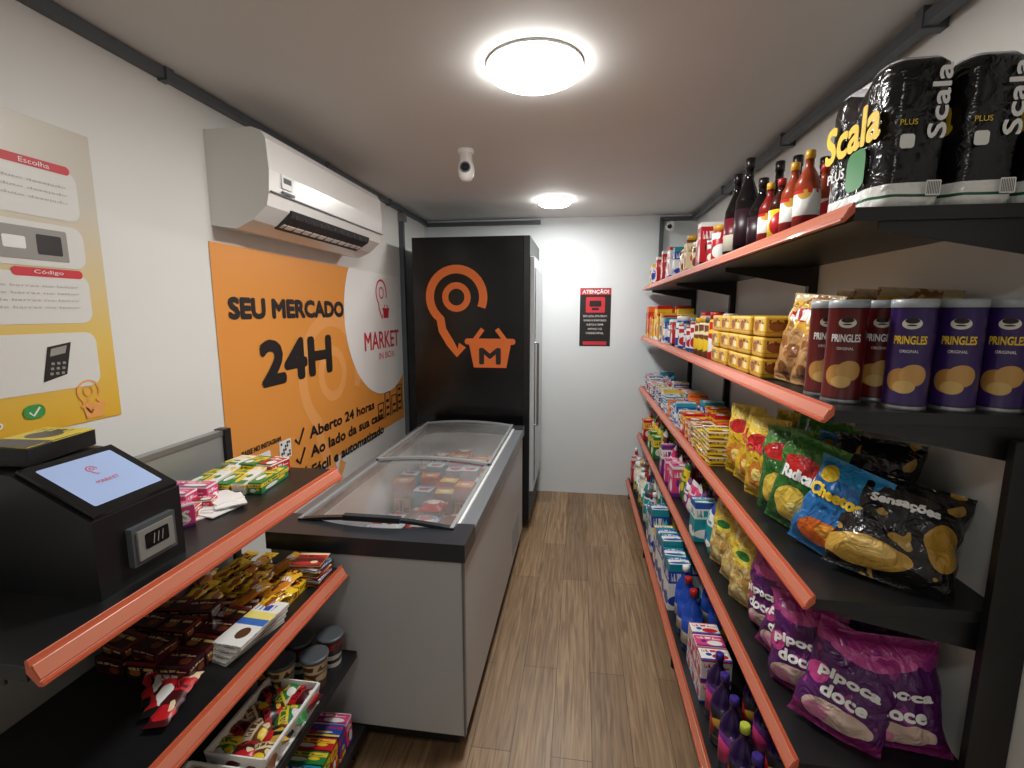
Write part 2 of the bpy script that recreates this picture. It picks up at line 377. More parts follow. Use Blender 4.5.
# ------------------------------------------------------------------ conduits, camera, lights
b=MB()
b.bb(XL,XL+.03,YF,3.9,2.366,2.396,greym)
for y in (.5,1.5,2.5,3.35):b.bb(XL,XL+.036,y,y+.03,2.36,2.4,greym)
b.bb(XL,XL+.035,3.58,3.615,.4,2.36,greym);b.bb(XL,XL+.05,3.57,3.625,2.29,2.35,steel)
b.bb(XL+.03,-.35,4.16,4.19,2.35,2.38,greym)
b.bb(XL,XL+.03,3.9,4.19,2.366,2.396,greym)
b.build('cable_conduit')
b=MB();b.bb(.86,.893,YF,4.15,2.35,2.383,greym)
for y in (.6,1.5,2.4,3.3):b.bb(.856,.92,y,y+.03,2.345,2.4,greym)
b.bb(.62,.65,4.16,4.19,1.95,2.36,greym);b.bb(.62,.89,4.16,4.19,2.35,2.38,greym)
b.build('cable_conduit')
b=MB();b.lathe([(.038,0),(.04,-.012),(.036,-.02)],(-.57,2.42,2.4),white)
b.lathe([(.0,-.132),(.022,-.128),(.036,-.11),(.041,-.085),(.038,-.06),(.03,-.035),(.03,-.0)],(-.57,2.42,2.385),white,seg=24)
Mc=stand((-.567,2.385,2.31),yaw=12);b.lathe([(.019,0),(.019,.008),(.012,.012)],(0,0,0),blkg,M=Mc);b.lathe([(.026,-.004),(.026,.005)],(0,0,0),greym,M=Mc)
b.build('security_camera')
b=MB();b.tube((.70,4.2,2.31),(.70,4.12,2.31),.03,white,16);Mc=stand((.69,4.13,2.29),yaw=-10);b.lathe([(.03,-.01),(.035,.02),(.03,.05)],(0,0,0),white,M=Mc);b.lathe([(.018,.05),(.018,.055)],(0,0,0),blkg,M=Mc);b.build('security_camera')
em=plain('led_diffuser',(1,.985,.955,1),.4,emit=30)
def lamp(x,y,r,pw):
    b=MB();b.lathe([(r+.004,-.008),(r+.004,0)],(x,y,H),white,seg=40)
    b.lathe([(r*.6,-.040),(r*.85,-.037),(r*.97,-.028),(r,-.016),(r,-.004)],(x,y,H),em,seg=40);b.build('ceiling_led_lamp')  # lamp bloom put into the shape: a wide, dropped dome, not a flat disc
    l=bpy.data.lights.new('led_area','AREA');l.shape='DISK';l.size=2*r;l.energy=pw;l.color=(1,.985,.955)
    o=bpy.data.objects.new('led_light',l);o.location=(x,y,H-.042);sc.collection.objects.link(o)
lamp(-.163,1.66,.15,17);lamp(-.20,3.54,.115,13);lamp(-.16,-.3,.12,2)
# ------------------------------------------------------------------ tall fridge
b=MB();FY=3.38
b.bb(-1.2,-.4,FY,4.12,.06,2.14,blkg);b.bb(-1.16,-.44,FY+.05,4.08,0,.06,dark)
wf=plain('fridge_door_white',C(204,212,216),.3)
b.bb(-.4,-.355,FY,4.12,.06,2.14,blk)
b.bb(-.355,-.325,FY+.02,4.10,.3,2.0,wf);b.bb(-.325,-.32,FY+.07,4.05,.37,1.93,glassmat('fridge_glass',(.2,.25,.27,1),.3))
b.tube((-.30,FY+.05,.8),(-.30,FY+.05,1.4),.009,steel)
for z in(.8,1.4):b.tube((-.30,FY+.05,z),(-.326,FY+.05,z),.007,steel)
for k in range(6):b.bb(-.356,-.35,FY+.05,4.07,.1+k*.03,.11+k*.03,greym)
FM=Matrix.Translation((0,FY,0))@Matrix.Rotation(PI/2,4,'X')
pin(b,-.88,1.725,.195,.06,orp,FM,.002)
basket(b,-.64,1.335,.36,orp,FM,.003,blkp)
b.build('upright_fridge',.004)
# ------------------------------------------------------------------ warning poster
b=MB();BW=Matrix.Translation((0,YB,0))@Matrix.Rotation(PI/2,4,'X')
b.rrect(.12,1.575,.26,.49,.004,blkp,BW,.003)
b.rrect(.12,1.79,.26,.05,.003,redp,BW,.004);b.text('ATENÇÃO!',.22,.042,whp,BW,.12,1.79,bold=.04,lift=.005)
b.rrect(.12,1.68,.16,.13,.01,redp,BW,.004);b.rrect(.12,1.69,.1,.05,.01,blkp,BW,.005);b.rrect(.12,1.645,.06,.02,.005,blkp,BW,.005)
for k,(t,w) in enumerate((('ESTE LOCAL ESTA SENDO',.2),('FILMADO E MONITORADO',.19),('FURTO E CRIME',.14),('ARTIGO 155',.12),('CODIGO PENAL',.15))):
    b.text(t,w,.016,whp,BW,.12,1.585-k*.036,lift=.004)
b.rrect(.12,1.355,.2,.03,.003,redp,BW,.004);b.build('warning_poster')
# ------------------------------------------------------------------ chest freezer
b=MB();fg=plain('freezer_grey',C(192,195,197),.4,.0);fgd=plain('freezer_trim_grey',C(112,117,122),.35);lin=plain('freezer_liner',C(225,228,228),.4)
x0,x1,y0,y1=-1.10,-.385,1.5,3.22
b.bb(x0,x1,y0,y0+.05,.09,.78,fg);b.bb(x0,x1,y1-.05,y1,.09,.78,fg)
b.bb(x0,x0+.05,y0+.05,y1-.05,.09,.78,fg);b.bb(x1-.05,x1,y0+.05,y1-.05,.09,.78,fg)
b.bb(x0+.05,x1-.05,y0+.05,y1-.05,.12,.2,lin)
b.bb(x0+.05,x0+.054,y0+.05,y1-.05,.2,.78,lin);b.bb(x1-.054,x1-.05,y0+.05,y1-.05,.2,.78,lin)
b.bb(x0+.05,x1-.05,y1-.054,y1-.05,.2,.78,lin);b.bb(x0+.05,x1-.05,y0+.05,y0+.054,.2,.78,lin)
b.bb(x0+.03,x1-.03,y0+.03,y1-.03,.03,.09,dark)
for X in (x0+.08,x1-.08):
    for Y in (y0+.1,y1-.1):b.tube((X-.02,Y,.025),(X+.02,Y,.025),.025,blk,14)
b.bb(x1-.004,x1+.003,y0-.003,y0+.02,.09,.78,fgd)
for k in range(7):b.bb(x1,x1+.002,y1-.5,y1-.2,.14+k*.025,.148+k*.025,fgd)
capm=plain('freezer_cap',C(44,48,54),.32)
def cap(ya,yb,sgn):
    pts=[(x0-.008,ya),(x1+.012,ya),(x1+.012,yb)]
    for k in range(17):
        t=k/16;x=(x1-.05)+(x0+.05-x1+.05)*t;pts.append((x,yb-sgn*.08*math.sin(PI*t)**.7))
    pts.append((x0-.008,yb));b.ext(pts,.775,.84,'Z',capm)
cap(y0-.015,y0+.15,1);cap(y1+.01,y1-.08,-1)
for X0,X1 in ((x0-.008,x0+.05),(x1-.05,x1+.012)):
    b.bb(X0,X1,y0+.15,y1-.08,.775,.83,fgd)
b.bb(x1-.062,x1-.045,y0+.15,y1-.08,.828,.838,white);b.bb(x0+.045,x0+.062,y0+.15,y1-.08,.828,.838,white)
def lid(ya,yb,z,fm,front=True):
    n=14;g=glassmat('lid_glass',(.95,.97,.97,1),.12,.14,.65,.22)
    xa,xb=x0+.055,x1-.055
    up=[(xa+(xb-xa)*k/n,z+.022*(1-(2*k/n-1)**2)) for k in range(n+1)]
    vs=[(p[0],ya,p[1]) for p in up]+[(p[0],yb,p[1]) for p in up]
    b.add(vs,[(i,i+1,n+2+i,n+1+i) for i in range(n)],g,smooth=True)
    for a,c,f2 in ((ya,ya+.022,capm if front else fm),(yb-.018,yb,fm)):
        b.ext([(p[0],p[1]+.004) for p in up]+[(p[0],p[1]-.008) for p in up[::-1]],a,c,'Y',f2)
    for xx in(xa,xb-.014):b.bb(xx,xx+.014,ya,yb,z-.008,z+.008,fm)
fml=plain('lid_frame_grey',C(150,156,160),.35)
lid(y0+.09,2.36,.842,fml);lid(2.30,y1-.06,.856,fml,False)
b.bb(-.86,-.64,y0+.08,y0+.105,.855,.876,capm)
b.build('chest_freezer',.003)
W_=C(232,232,228);R_=C(190,30,38);B_=C(30,70,165);G_=C(40,125,60);Y_=C(232,196,44);O_=C(226,118,44);P_=C(104,40,125);K_=C(24,22,24);PK=C(216,66,124);T_=C(30,145,155);BR=C(106,62,36);CR=C(226,208,168)
FR=[pack('fz_red',[(0,C(190,34,40)),(.7,C(220,190,180))],[(.5,.5,.3,.2,C(240,230,220))],(C(150,20,28),6,.55),title=(W_,.6,.8,12)),
 pack('fz_orange',[(0,C(226,130,50)),(.3,C(235,165,70)),(.8,C(196,60,40))],[(.5,.5,.25,.25,C(240,220,190))],title=(R_,.6,.78,14)),
 pack('fz_white',[(0,C(222,226,228)),(.7,C(110,140,170))],[(.5,.4,.3,.2,C(200,60,50))],title=(B_,.5,.62,14)),
 pack('fz_brown',[(0,C(120,70,44)),(.5,C(170,110,64))],[(.5,.6,.3,.2,C(230,200,150))],title=(W_,.7,.85,12)),
 pack('fz_yellow',[(0,C(236,196,70)),(.7,C(170,50,36))],[(.5,.4,.3,.2,C(250,240,200))])]
b=MB()
for X in (-.98,-.86,-.74,-.62,-.51):
    for Y in [1.69+.118*k for k in range(12)]:
        far=Y>2.4
        m=FR[(2,4,1,2,0)[random.randrange(5)] if far else (0,2,3,0,2,2)[random.randrange(6)]]
        if not far and (Y<1.85 and X<-.7):m=FR[2]
        z=.2;top=random.uniform(.62,.72) if far else random.uniform(.50,.66)
        M=Matrix.Translation((X,Y,0))@Matrix.Rotation(random.uniform(-.12,.12),4,'Z')
        if far:
            b.box((0,0,(z+top)/2),(.1,.1,top-z),m,M=M)
        else:
            b.box((0,0,(z+top-.06)/2),(.1,.1,top-.06-z),FR[2],M=M)
            M2=M@Matrix.Translation((0,-.07,top-.03))@Matrix.Rotation(random.uniform(-.3,.3),4,'X')
            b.bag(.125,.15,.05,m,M2,seed=X*7+Y*3,nx=8,ny=10)
b.build('frozen_food_packages')
# ------------------------------------------------------------------ left display shelf
b=MB();LX=-.815;BX=-1.2;SZ=(1.093,.735,.42)
gp=plain('grey_back_panel',C(150,152,150),.3,.3)
b.bb(BX-.02,BX,.5,1.46,.05,1.215,gp);b.bb(BX-.024,BX+.004,.5,1.46,1.205,1.222,steel)
for y in (.5,1.435):b.bb(BX-.03,BX+.01,y,y+.03,0,1.225,blk)
for y in (.5,1.435):b.bb(BX,LX+.03,y,y+.03,0,.05,blk)
def rail(b,xf,z,ya,yb,s,k=1.):
    P=[(0,.010),(.005,.012),(.008,.004),(.023,-.024),(.029,-.024),(.03,-.031),(.02,-.033),(0,-.012)]
    b.ext([(xf+s*p*k,z+q*k) for p,q in P],ya,yb,'Y',orr)
    b.ext([(xf+s*.0095*k,z+.002*k),(xf+s*.0115*k,z+.002*k),(xf+s*.0238*k,z-.021*k),(xf+s*.0218*k,z-.022*k)],ya+.002,yb-.002,'Y',orr2)
def shelf(b,xf,xb,z,ya,yb,brk,s,rl=True,k=1.):
    lo,hi=min(xf,xb),max(xf,xb)
    b.bb(lo,hi,ya,yb,z-.026,z,blk)
    for y in brk:
        d=1 if xb>xf else -1
        b.ext([(xb,z-.026),(xf+d*.05,z-.026),(xf+d*.05,z-.041),(xb-d*.02,z-.1),(xb,z-.1)],y,y+.004,'Y',blk)
    if rl:rail(b,xf,z,ya,yb,s,k)
for i,z in enumerate(SZ):
    xf=LX if i<2 else -.77
    shelf(b,xf,BX,z,.54,1.465,(.545,1.455),1,i<2,.95)
shelf(b,-.75,BX,.12,.54,1.465,(),1,False)
b.build('display_shelf',.0012)
b=MB();kb=plain('kiosk_black',C(20,20,22),.4)
b.ext([(-.862,1.093),(-.862,1.245),(-1.02,1.325),(-1.16,1.335),(-1.17,1.093)],.70,.892,'Y',kb)
ang=math.atan2(.08,.158)
KM=Matrix.Translation((-.941,.796,1.285))@Matrix.Rotation(PI/2,4,'Z')@Matrix.Rotation(ang,4,'X')
b.box((0,0,.005),(.18,.172,.012),blkg,M=KM)
scr=plain('screen_glow',C(150,168,204),.2,emit=.3);b.rrect(0,.002,.145,.135,.004,scr,KM,.0118)
b.text('MARKET',.045,.009,redp,KM,0,-.01,lift=.0125);pin(b,0,.03,.009,.002,redp,KM,.0125)
KF=Matrix.Translation((-.862,.80,1.165))@Matrix.Rotation(PI/2,4,'Z')@Matrix.Rotation(PI/2,4,'X')
b.box((0.01,0,.006),(.10,.078,.014),greym,M=KF);b.box((.01,0,.012),(.082,.06,.01),plain('reader_grey',C(132,132,126),.4),M=KF);b.rrect(.01,.004,.055,.032,.004,blkg,KF,.0178)
for k in range(3):b.strip([(.0+k*.01,-.006),(.004+k*.01,.014)],.002,grt,KF,.0186)
b.build('payment_kiosk',.004)
b=MB();yk=pack('yellow_card',[(0,C(40,36,30)),(.35,C(216,194,44))],[(.5,.6,.3,.2,C(60,50,20))],title=(K_,.75,.9,12))
M=Matrix.Translation((-1.085,.80,1.331))@Matrix.Rotation(.2,4,'Z')@Matrix.Rotation(.04,4,'Y')
b.box((0,0,.02),(.1,.16,.035),kb,M=M,top=yk);b.box((.0,0,.0385),(.095,.155,.003),yk,M=M);b.build('charging_box',.002)
_pi=[0]
def PM(n,base,acc,acc2=None,**k):
    acc2=acc2 or acc;_pi[0]+=1;i=_pi[0]%4
    bl=[[(.35,.3,.22,.16,acc2),(.72,.4,.14,.12,acc)],[(.65,.32,.26,.2,acc),(.3,.45,.1,.12,acc2)],[(.5,.2,.5,.12,acc),(.7,.3,.12,.1,acc2)],[(.25,.25,.2,.2,acc2),(.6,.35,.2,.08,acc)]][i]
    st=[[(0,base),(.55,acc),(.86,base)],[(0,acc2),(.12,base),(.9,acc)],[(0,base),(.5,base),(.58,acc),(.84,acc2)],[(0,acc),(.15,base),(.62,acc2),(.82,base)]][i]
    tcol=[base,acc,base,base][i]
    return pack(n,st,bl,(acc2,6,.7),title=(tcol,.63,.8,13),**k)
PAL=dict(wr=PM('pk_white_red',W_,R_,B_),wb=PM('pk_white_blue',W_,B_,T_),wg=PM('pk_white_green',W_,G_,Y_),ry=PM('pk_red_yellow',R_,Y_,W_),rw=PM('pk_red_white',R_,W_,K_),
 bw=PM('pk_blue_white',B_,W_,Y_),by=PM('pk_blue_yellow',B_,Y_,R_),gy=PM('pk_green_yellow',G_,Y_,W_),yr=PM('pk_yellow_red',Y_,R_,W_),yb=PM('pk_yellow_brown',Y_,BR,W_),
 ob=PM('pk_orange',O_,Y_,R_),pw=PM('pk_purple_white',P_,W_,PK),pk=PM('pk_pink_white',PK,W_,P_),tw=PM('pk_teal_white',T_,W_,B_),kb=PM('pk_black_gold',K_,C(200,160,60),R_),
 br=PM('pk_brown_cream',BR,CR,Y_),cr=PM('pk_cream_brown',CR,BR,R_),dk=PM('pk_dark_red',C(70,14,20),R_,CR))
CY=pack('choc_yellow',[(0,C(222,176,30)),(.2,C(232,190,44))],[(.7,.3,.2,.2,C(150,80,30))],title=(C(110,24,24),.5,.75,11),rough=.25,bump=.2)
CO=pack('choc_amber',[(0,C(200,120,30)),(.7,C(226,170,50))],[(.3,.4,.2,.22,C(90,40,24))],title=(W_,.6,.8,11),rough=.25,bump=.2)
CD=pack('choc_burgundy',[(0,C(64,18,30)),(.65,C(52,14,24))],[(.72,.35,.18,.2,C(120,60,36))],title=(C(206,176,130),.62,.76,13),rough=.25)
CB=pack('choc_brown',[(0,C(56,28,22)),(.8,C(120,26,28))],[(.3,.35,.18,.2,C(150,96,52))],title=(C(220,190,120),.5,.66,13),rough=.25)
def tilted(b,x,y,z,d,mat,yaw=0,tx=0,ty=0):
    M=Matrix.Translation((x,y,z))@Matrix.Rotation(math.radians(yaw),4,'Z')@Matrix.Rotation(math.radians(tx),4,'X')@Matrix.Rotation(math.radians(ty),4,'Y')
    b.box((0,0,d[2]/2),d,mat,M=M)
Z=1.093
b=MB()
for k in range(4):tilted(b,-1.10+.012*k,.96+.06*k,Z,(.12,.05,.055),PAL['pk'],yaw=8)
for k in range(3):tilted(b,-1.0+.0*k,1.0+.055*k,Z,(.05,.045,.03),PAL['rw'],yaw=20)
M=stand((-.985,.97,Z),yaw=60);b.box((0,.03,0),(.12,.06,.03),PAL['pk'],M=M);b.text('HALLS',.09,.026,whp,M,0,.03,bold=.06,lift=.016)
b.build('candy_box_display',.002)
b=MB()
for k in range(5):tilted(b,-1.12+.045*k,1.26+.01*k,Z,(.04,.16,.035+.006*(k%2)),PAL['wg'] if k%2 else PAL['gy'],yaw=6,tx=4 if k%2 else 0)
for k in range(3):tilted(b,-1.1+.06*k,1.38,Z,(.055,.09,.05),(PAL['wg'],PAL['gy'],PAL['rw'])[k],yaw=-5)
b.build('chewing_gum_box',.002)
b=MB()
for k in range(6):tilted(b,-.97+.02*math.sin(k*2),1.09+.012*k,Z+.003*k,(.075,.1,.003),white,yaw=k*19-30)
b.build('paper_slip_pile')
# shelf 2 goods
Z=.735
b=MB()
for i in range(4):
    for j in range(4):
        xx=-1.14+.08*i;yy=1.20+.06*j
        b.box((xx,yy,Z+.014),(.075,.055,.028),CY if (i+j)%3 else CO)
        M=Matrix.Translation((xx,yy-.05,Z+.04+.004*((i*j)%3)))@Matrix.Rotation(math.radians(random.uniform(-25,25)),4,'Z')@Matrix.Rotation(math.radians(random.uniform(-4,10)),4,'X')
        b.bag(.05,.115,.018,(CY,CO,CY)[(i*2+j)%3],M,seed=i*4+j,nx=8,ny=12)
b.build('chocolate_bar_box',.002)
b=MB()
for j in range(6):tilted(b,-.875,1.385,Z+.012*j,(.1,.085,.011),(PAL['kb'],PAL['wb'],PAL['dk'])[j%3],yaw=10*math.sin(j*3))
b.build('chocolate_bar_stack',.001)
b=MB()
for i in range(3):
    for j in range(4):tilted(b,-1.13+.088*i,.94+.062*j,Z,(.08,.055,.045),(CD,CB)[(i+j)%2],yaw=random.uniform(-5,5))
for i in range(2):
    for j in range(3):tilted(b,-1.12+.088*i,.95+.075*j,Z+.045,(.08,.06,.03),(CB,CD)[(i+j)%2],yaw=random.uniform(-20,20))
for j in range(8):tilted(b,-.975,1.07+.016*j,Z+.0,(.10,.014,.045),(PAL['dk'],CD)[j%2],yaw=14,tx=-25)
b.build('chocolate_box_row',.002)
b=MB();wc=pack('white_choc',[(0,W_),(.42,C(60,110,190)),(.56,C(236,220,120)),(.72,W_)],[(.6,.25,.2,.12,C(90,60,40))],title=(B_,.76,.9,12))
for k in range(4):tilted(b,-.89+.006*k,1.08+.004*k,Z+.012*k,(.085,.19,.011),wc,yaw=-12+3*k)
b.build('chocolate_tablet',.001)
b=MB()
for k in range(3):
    M=Matrix.Translation((-.90-.045*k,.86+.02*k,Z+.012))@Matrix.Rotation(math.radians(15+14*k),4,'Z')@Matrix.Translation((0,-.08,0))
    b.bag(.05,.16,.02,PAL['rw'] if k else PAL['dk'],M,seed=k,nx=8,ny=16)
b.build('wafer_bar_pile')
Z=.42
b=MB();cupm=PM('cup_print',C(60,50,46),W_,R_)
for k,(x,y) in enumerate(((-.83,1.40),(-.83,1.30),(-.92,1.36),(-.92,1.26),(-1.0,1.4),(-1.0,1.3))):
    b.lathe([(.031,0),(.042,.098),(.045,.10),(.045,.108),(.04,.109)],(x,y,Z),cupm,mats=[(cupm,PAL['br'])[k%2],cupm,greym,greym])
b.build('instant_drink_cup')
def basket_tray(name,x,y,w,l,h,z,fills):
    b=MB();t=.004
    b.bb(x-w/2,x+w/2,y-l/2,y+l/2,z,z+t,white)
    for sx in(-1,1):b.ext([(x+sx*(w/2-.015),z),(x+sx*(w/2),z+h),(x+sx*(w/2+.008),z+h),(x+sx*(w/2+.008),z+h-.006),(x+sx*(w/2-.009),z)],y-l/2,y+l/2,'Y',white)
    for sy in(-1,1):b.bb(x-w/2,x+w/2,y+sy*l/2-t/2,y+sy*l/2+t/2,z,z+h,white)
    for i in range(3):
        for j in range(4):
            xx=x-w/2+w*(i+.5)/3;yy=y-l/2+l*(j+.5)/4
            M=Matrix.Translation((xx,yy,z+h*.55))@Matrix.Rotation(random.uniform(0,3),4,'Z')@Matrix.Rotation(random.uniform(-.4,.4),4,'X')
            b.bag(.075,.085,.04,PAL[fills[(i+j)%len(fills)]],M@Matrix.Translation((0,-.04,0)),seed=i*3+j,nx=8,ny=10)
    b.build(name,0)
basket_tray('candy_basket',-.86,1.10,.16,.26,.07,Z,['gy','dk','br','kb'])
basket_tray('candy_basket',-.88,.82,.16,.24,.07,Z,['br','cr','kb'])
b=MB()
for j in range(9):tilted(b,-.84,.98+.05*j,.12,(.14,.045,.1),PAL[['gy','ry','by','pk','wb'][j%5]],yaw=3)
b.build('biscuit_box_row',.002)
# ------------------------------------------------------------------ right shelving
RS=[(.52,1.82),(.52,1.42),(.52,1.0),(.52,.59),(.44,.18)]
ya,yb=1.05,4.14;UPY=(1.06,2.07,3.08,4.10)
b=MB()
for xf,z in RS:
    shelf(b,xf,.89,z,ya,yb,UPY,-1,True,.82)
for y in UPY:
    b.bb(.885,.917,y-.0,y+.03,0,1.95,blk);b.bb(.45,.9,y,y+.03,0,.05,blk) if y<4 else None
    for k in range(30):b.bb(.884,.886,y+.012,y+.018,.2+k*.055,.225+k*.055,dark)
for y in UPY:b.tube((.455,y+.015,0),(.455,y+.015,.15),.012,blk)
b.bb(.84,.917,1.03,1.048,0,1.37,blk)
b.build('display_shelf',.0012)
def jar(b,x,y,z,r,h,mat,cap=None,face=-2.2):
    cap=cap or white
    b.lathe([(r*.9,0),(r,.006),(r,h*.78),(r*.8,h*.85),(r*.8,h*.86),(r*.86,h*.86),(r*.86,h*.99),(r*.8,h)],(x,y,z),mat,mats=[mat]*4+[cap]*3,face=face,seg=14)
def bottle(b,x,y,z,r,h,body,label,cap,face=-2.2,neck=.35):
    n=h*(1-neck)
    b.lathe([(r*.85,0),(r,.008),(r,n*.2),(r*1.01,n*.2),(r*1.01,n*.85),(r,n*.85),(r*.95,n),(r*.6,n+h*neck*.3),(r*.34,n+h*neck*.5),(r*.32,n+h*neck*.75),(r*.38,n+h*neck*.76),(r*.38,h),(r*.3,h+.002)],
      (x,y,z),body,mats=[body,body,body,label,label,body,body,body,body,cap,cap,cap],face=face,seg=18)
def can(b,x,y,z,r,h,mat,face=-2.2):
    b.lathe([(r*.93,0),(r,.006),(r,h-.008),(r*.93,h),(r*.9,h-.003)],(x,y,z),mat,mats=[steel,mat,steel,steel],face=face,seg=16)
def towel(name,x,y,z,w,l,h):
    b=MB();mat=pack('towel_wrap',[(0,W_),(.08,C(30,90,60)),(.10,W_),(.17,C(14,14,16)),(.95,C(200,200,204))],rough=.2,bump=.5)
    n=64;lv=[(0,.9),(.01,.97),(.06,1),(.3,.985),(.5,1.01),(.7,.985),(.84,1),(.92,.97),(.97,.85),(1.0,.6)];vs=[]
    def pt(i,s):
        a=2*PI*i/n;ca,sa=math.cos(a),math.sin(a);e=.42
        px=w/2*abs(ca)**e*(1 if ca>0 else -1);py=l/2*abs(sa)**e*(1 if sa>0 else -1)
        px*=1-.13*math.exp(-(py/.022)**2)
        return px*s,py*s
    for t,s in lv:
        for i in range(n):
            px,py=pt(i,s);zz=h*t-(.02*math.exp(-(py/.03)**2) if t>.9 else 0)
            k=.003*noise.noise(Vector((px*30+x*9,py*30,t*9)))
            vs.append((x+px+k,y+py+k,z+max(0,zz)))
    fs=[];uv=[]
    for j in range(len(lv)-1):
        for i in range(n):
            fs.append((j*n+i,j*n+(i+1)%n,(j+1)*n+(i+1)%n,(j+1)*n+i))
            uv.append([(i/n,lv[j][0]),((i+1)/n,lv[j][0]),((i+1)/n,lv[j+1][0]),(i/n,lv[j+1][0])])
    b.add(vs,fs,mat,uv,smooth=True);b.add(vs,[tuple(range((len(lv)-1)*n,len(lv)*n))],white);b.add(vs,[tuple(range(n-1,-1,-1))],white)
    M=stand((x,y-l/2-.004,z),yaw=0);b.text('Scala',h*.45,w*.26,whp,M,.022,h*.66,bold=.04,lift=.002,vert=True)
    b.rrect(-.026,h*.42,w*.22,h*.09,.006,PAL['wb'],M,.0025);b.text('PLUS',.03,.01,yep,M,-.026,h*.54,lift=.002)
    b.rrect(.028,h*.12,.026,.028,.002,whp,M,.0025)
    for k in range(8):b.strip([(.018+k*.0028,h*.08),(.018+k*.0028,h*.16)],.0013,blkp,M,.003)
    M=stand((x-w/2-.001,y,z),yaw=-90);b.text('Scala',l*.85,h*.26,yep,M,0,h*.62,bold=.05,lift=.005)
    b.rrect(.03,h*.33,.07,.08,.02,PAL['wg'],M,.005);b.text('PLUS',.07,.02,whp,M,-.05,h*.36,bold=.04,lift=.005)
    b.build(name)
towel('paper_towel_pack',.63,1.19,1.82,.115,.245,.285)
towel('paper_towel_pack',.755,1.19,1.82,.115,.245,.285)
towel('paper_towel_pack',.868,1.19,1.82,.09,.245,.285)
gl=plain('dark_glass',C(14,12,14),.08);lb=pack('wine_label',[(0,C(220,214,195)),(.3,C(110,24,40)),(.5,C(24,20,24))],[(.5,.7,.1,.1,CR)])
dkl=plain('dark_label',C(40,16,26),.4);blkcap=plain('bottle_cap_dark',C(20,10,14),.3)
for x,y,h,l in ((.60,2.08,.33,lb),(.60,1.95,.35,dkl),(.72,2.0,.35,lb),(.73,1.87,.33,dkl),(.61,1.83,.25,dkl),(.83,1.9,.33,dkl)):
    b=MB();bottle(b,x,y,1.82,.043,h,gl,l,blkcap,neck=.42);b.build('wine_bottle')
redb=plain('ketchup_red',C(130,26,24),.25);orb=plain('sauce_orange',C(150,60,32),.25);yc=plain('yellow_cap',C(216,164,44),.35);brb=plain('sauce_brown',C(60,24,16),.2);rc=plain('red_cap',C(170,30,30),.35)
lw_=pack('sauce_label',[(0,C(150,40,36)),(.25,W_),(.8,C(150,40,36))],[(.5,.55,.1,.12,C(190,150,60))],title=(R_,.5,.66,30))
for i,(x,y,h,bo,la,ca) in enumerate(((.60,1.73,.21,redb,lw_,yc),(.60,1.64,.20,brb,PAL['yr'],rc),(.60,1.55,.22,orb,lw_,yc),(.60,1.46,.225,orb,lw_,yc),(.69,1.68,.22,brb,PAL['wr'],blkcap),(.69,1.57,.22,orb,PAL['wr'],rc),(.69,1.46,.23,brb,PAL['ry'],yc),(.78,1.74,.27,gl,dkl,blkcap),(.78,1.6,.27,gl,dkl,blkcap))):
    b=MB();bottle(b,x,y,1.82,.032,h,bo,la,ca,neck=.36);b.build('sauce_bottle')
def mixed(name,z,xa,y0,y1,pals,kinds,hr=(.12,.18),rows=2,dr=.12,wr=(.06,.09)):
    b=MB();kx=0
    for r in range(rows):
        y=y0;
        while y<y1-.05:
            w=random.uniform(*wr);h=random.uniform(*hr);m=PAL[pals[int((y*3.1+random.random()*1.2))%len(pals)]];k=kinds[kx%len(kinds)] if random.random()<.7 else kinds[0];kx+=1
            x=xa+.045+r*dr
            if k=='box':
                M=Matrix.Translation((x,y+w/2,z))@Matrix.Rotation(random.uniform(-.08,.08),4,'Z');b.box((0,0,h/2),(min(dr-.01,.1),w-.006,h),m,M=M)
            elif k=='jar':jar(b,x,y+w/2,z,w/2-.003,h,m,random.choice([white,yc,rc,greym]))
            elif k=='can':can(b,x,y+w/2,z,w/2-.003,h*.8,m)
            elif k=='pouch':b.bag(w*1.25,h,.05,m,stand((x,y+w/2,z),yaw=-90+random.uniform(-12,12),lean=8),seed=y*5+r,nx=8,ny=12)
            elif k=='stack':
                n=int(h/.035)
                for q in range(n):
                    M=Matrix.Translation((x,y+w/2,z+.0175+q*.035))@Matrix.Rotation(random.uniform(-.12,.12),4,'Z');b.box((0,0,0),(.1,w-.004,.034),m,M=M)
            elif k=='bottle':bottle(b,x,y+w/2,z,min(.036,w/2-.003),h*1.15,m,m,random.choice([white,rc,yc]))
            y+=w+.004
    return b.build(name)
mixed('condiment_jar_row',1.82,.53,2.16,3.0,['wr','wg','rw','cr','wb'],['jar','can','box','jar'],(.13,.2))
mixed('condiment_jar_row',1.82,.53,3.02,4.1,['wr','rw','bw','yr','wb'],['jar','box','can'],(.11,.2))
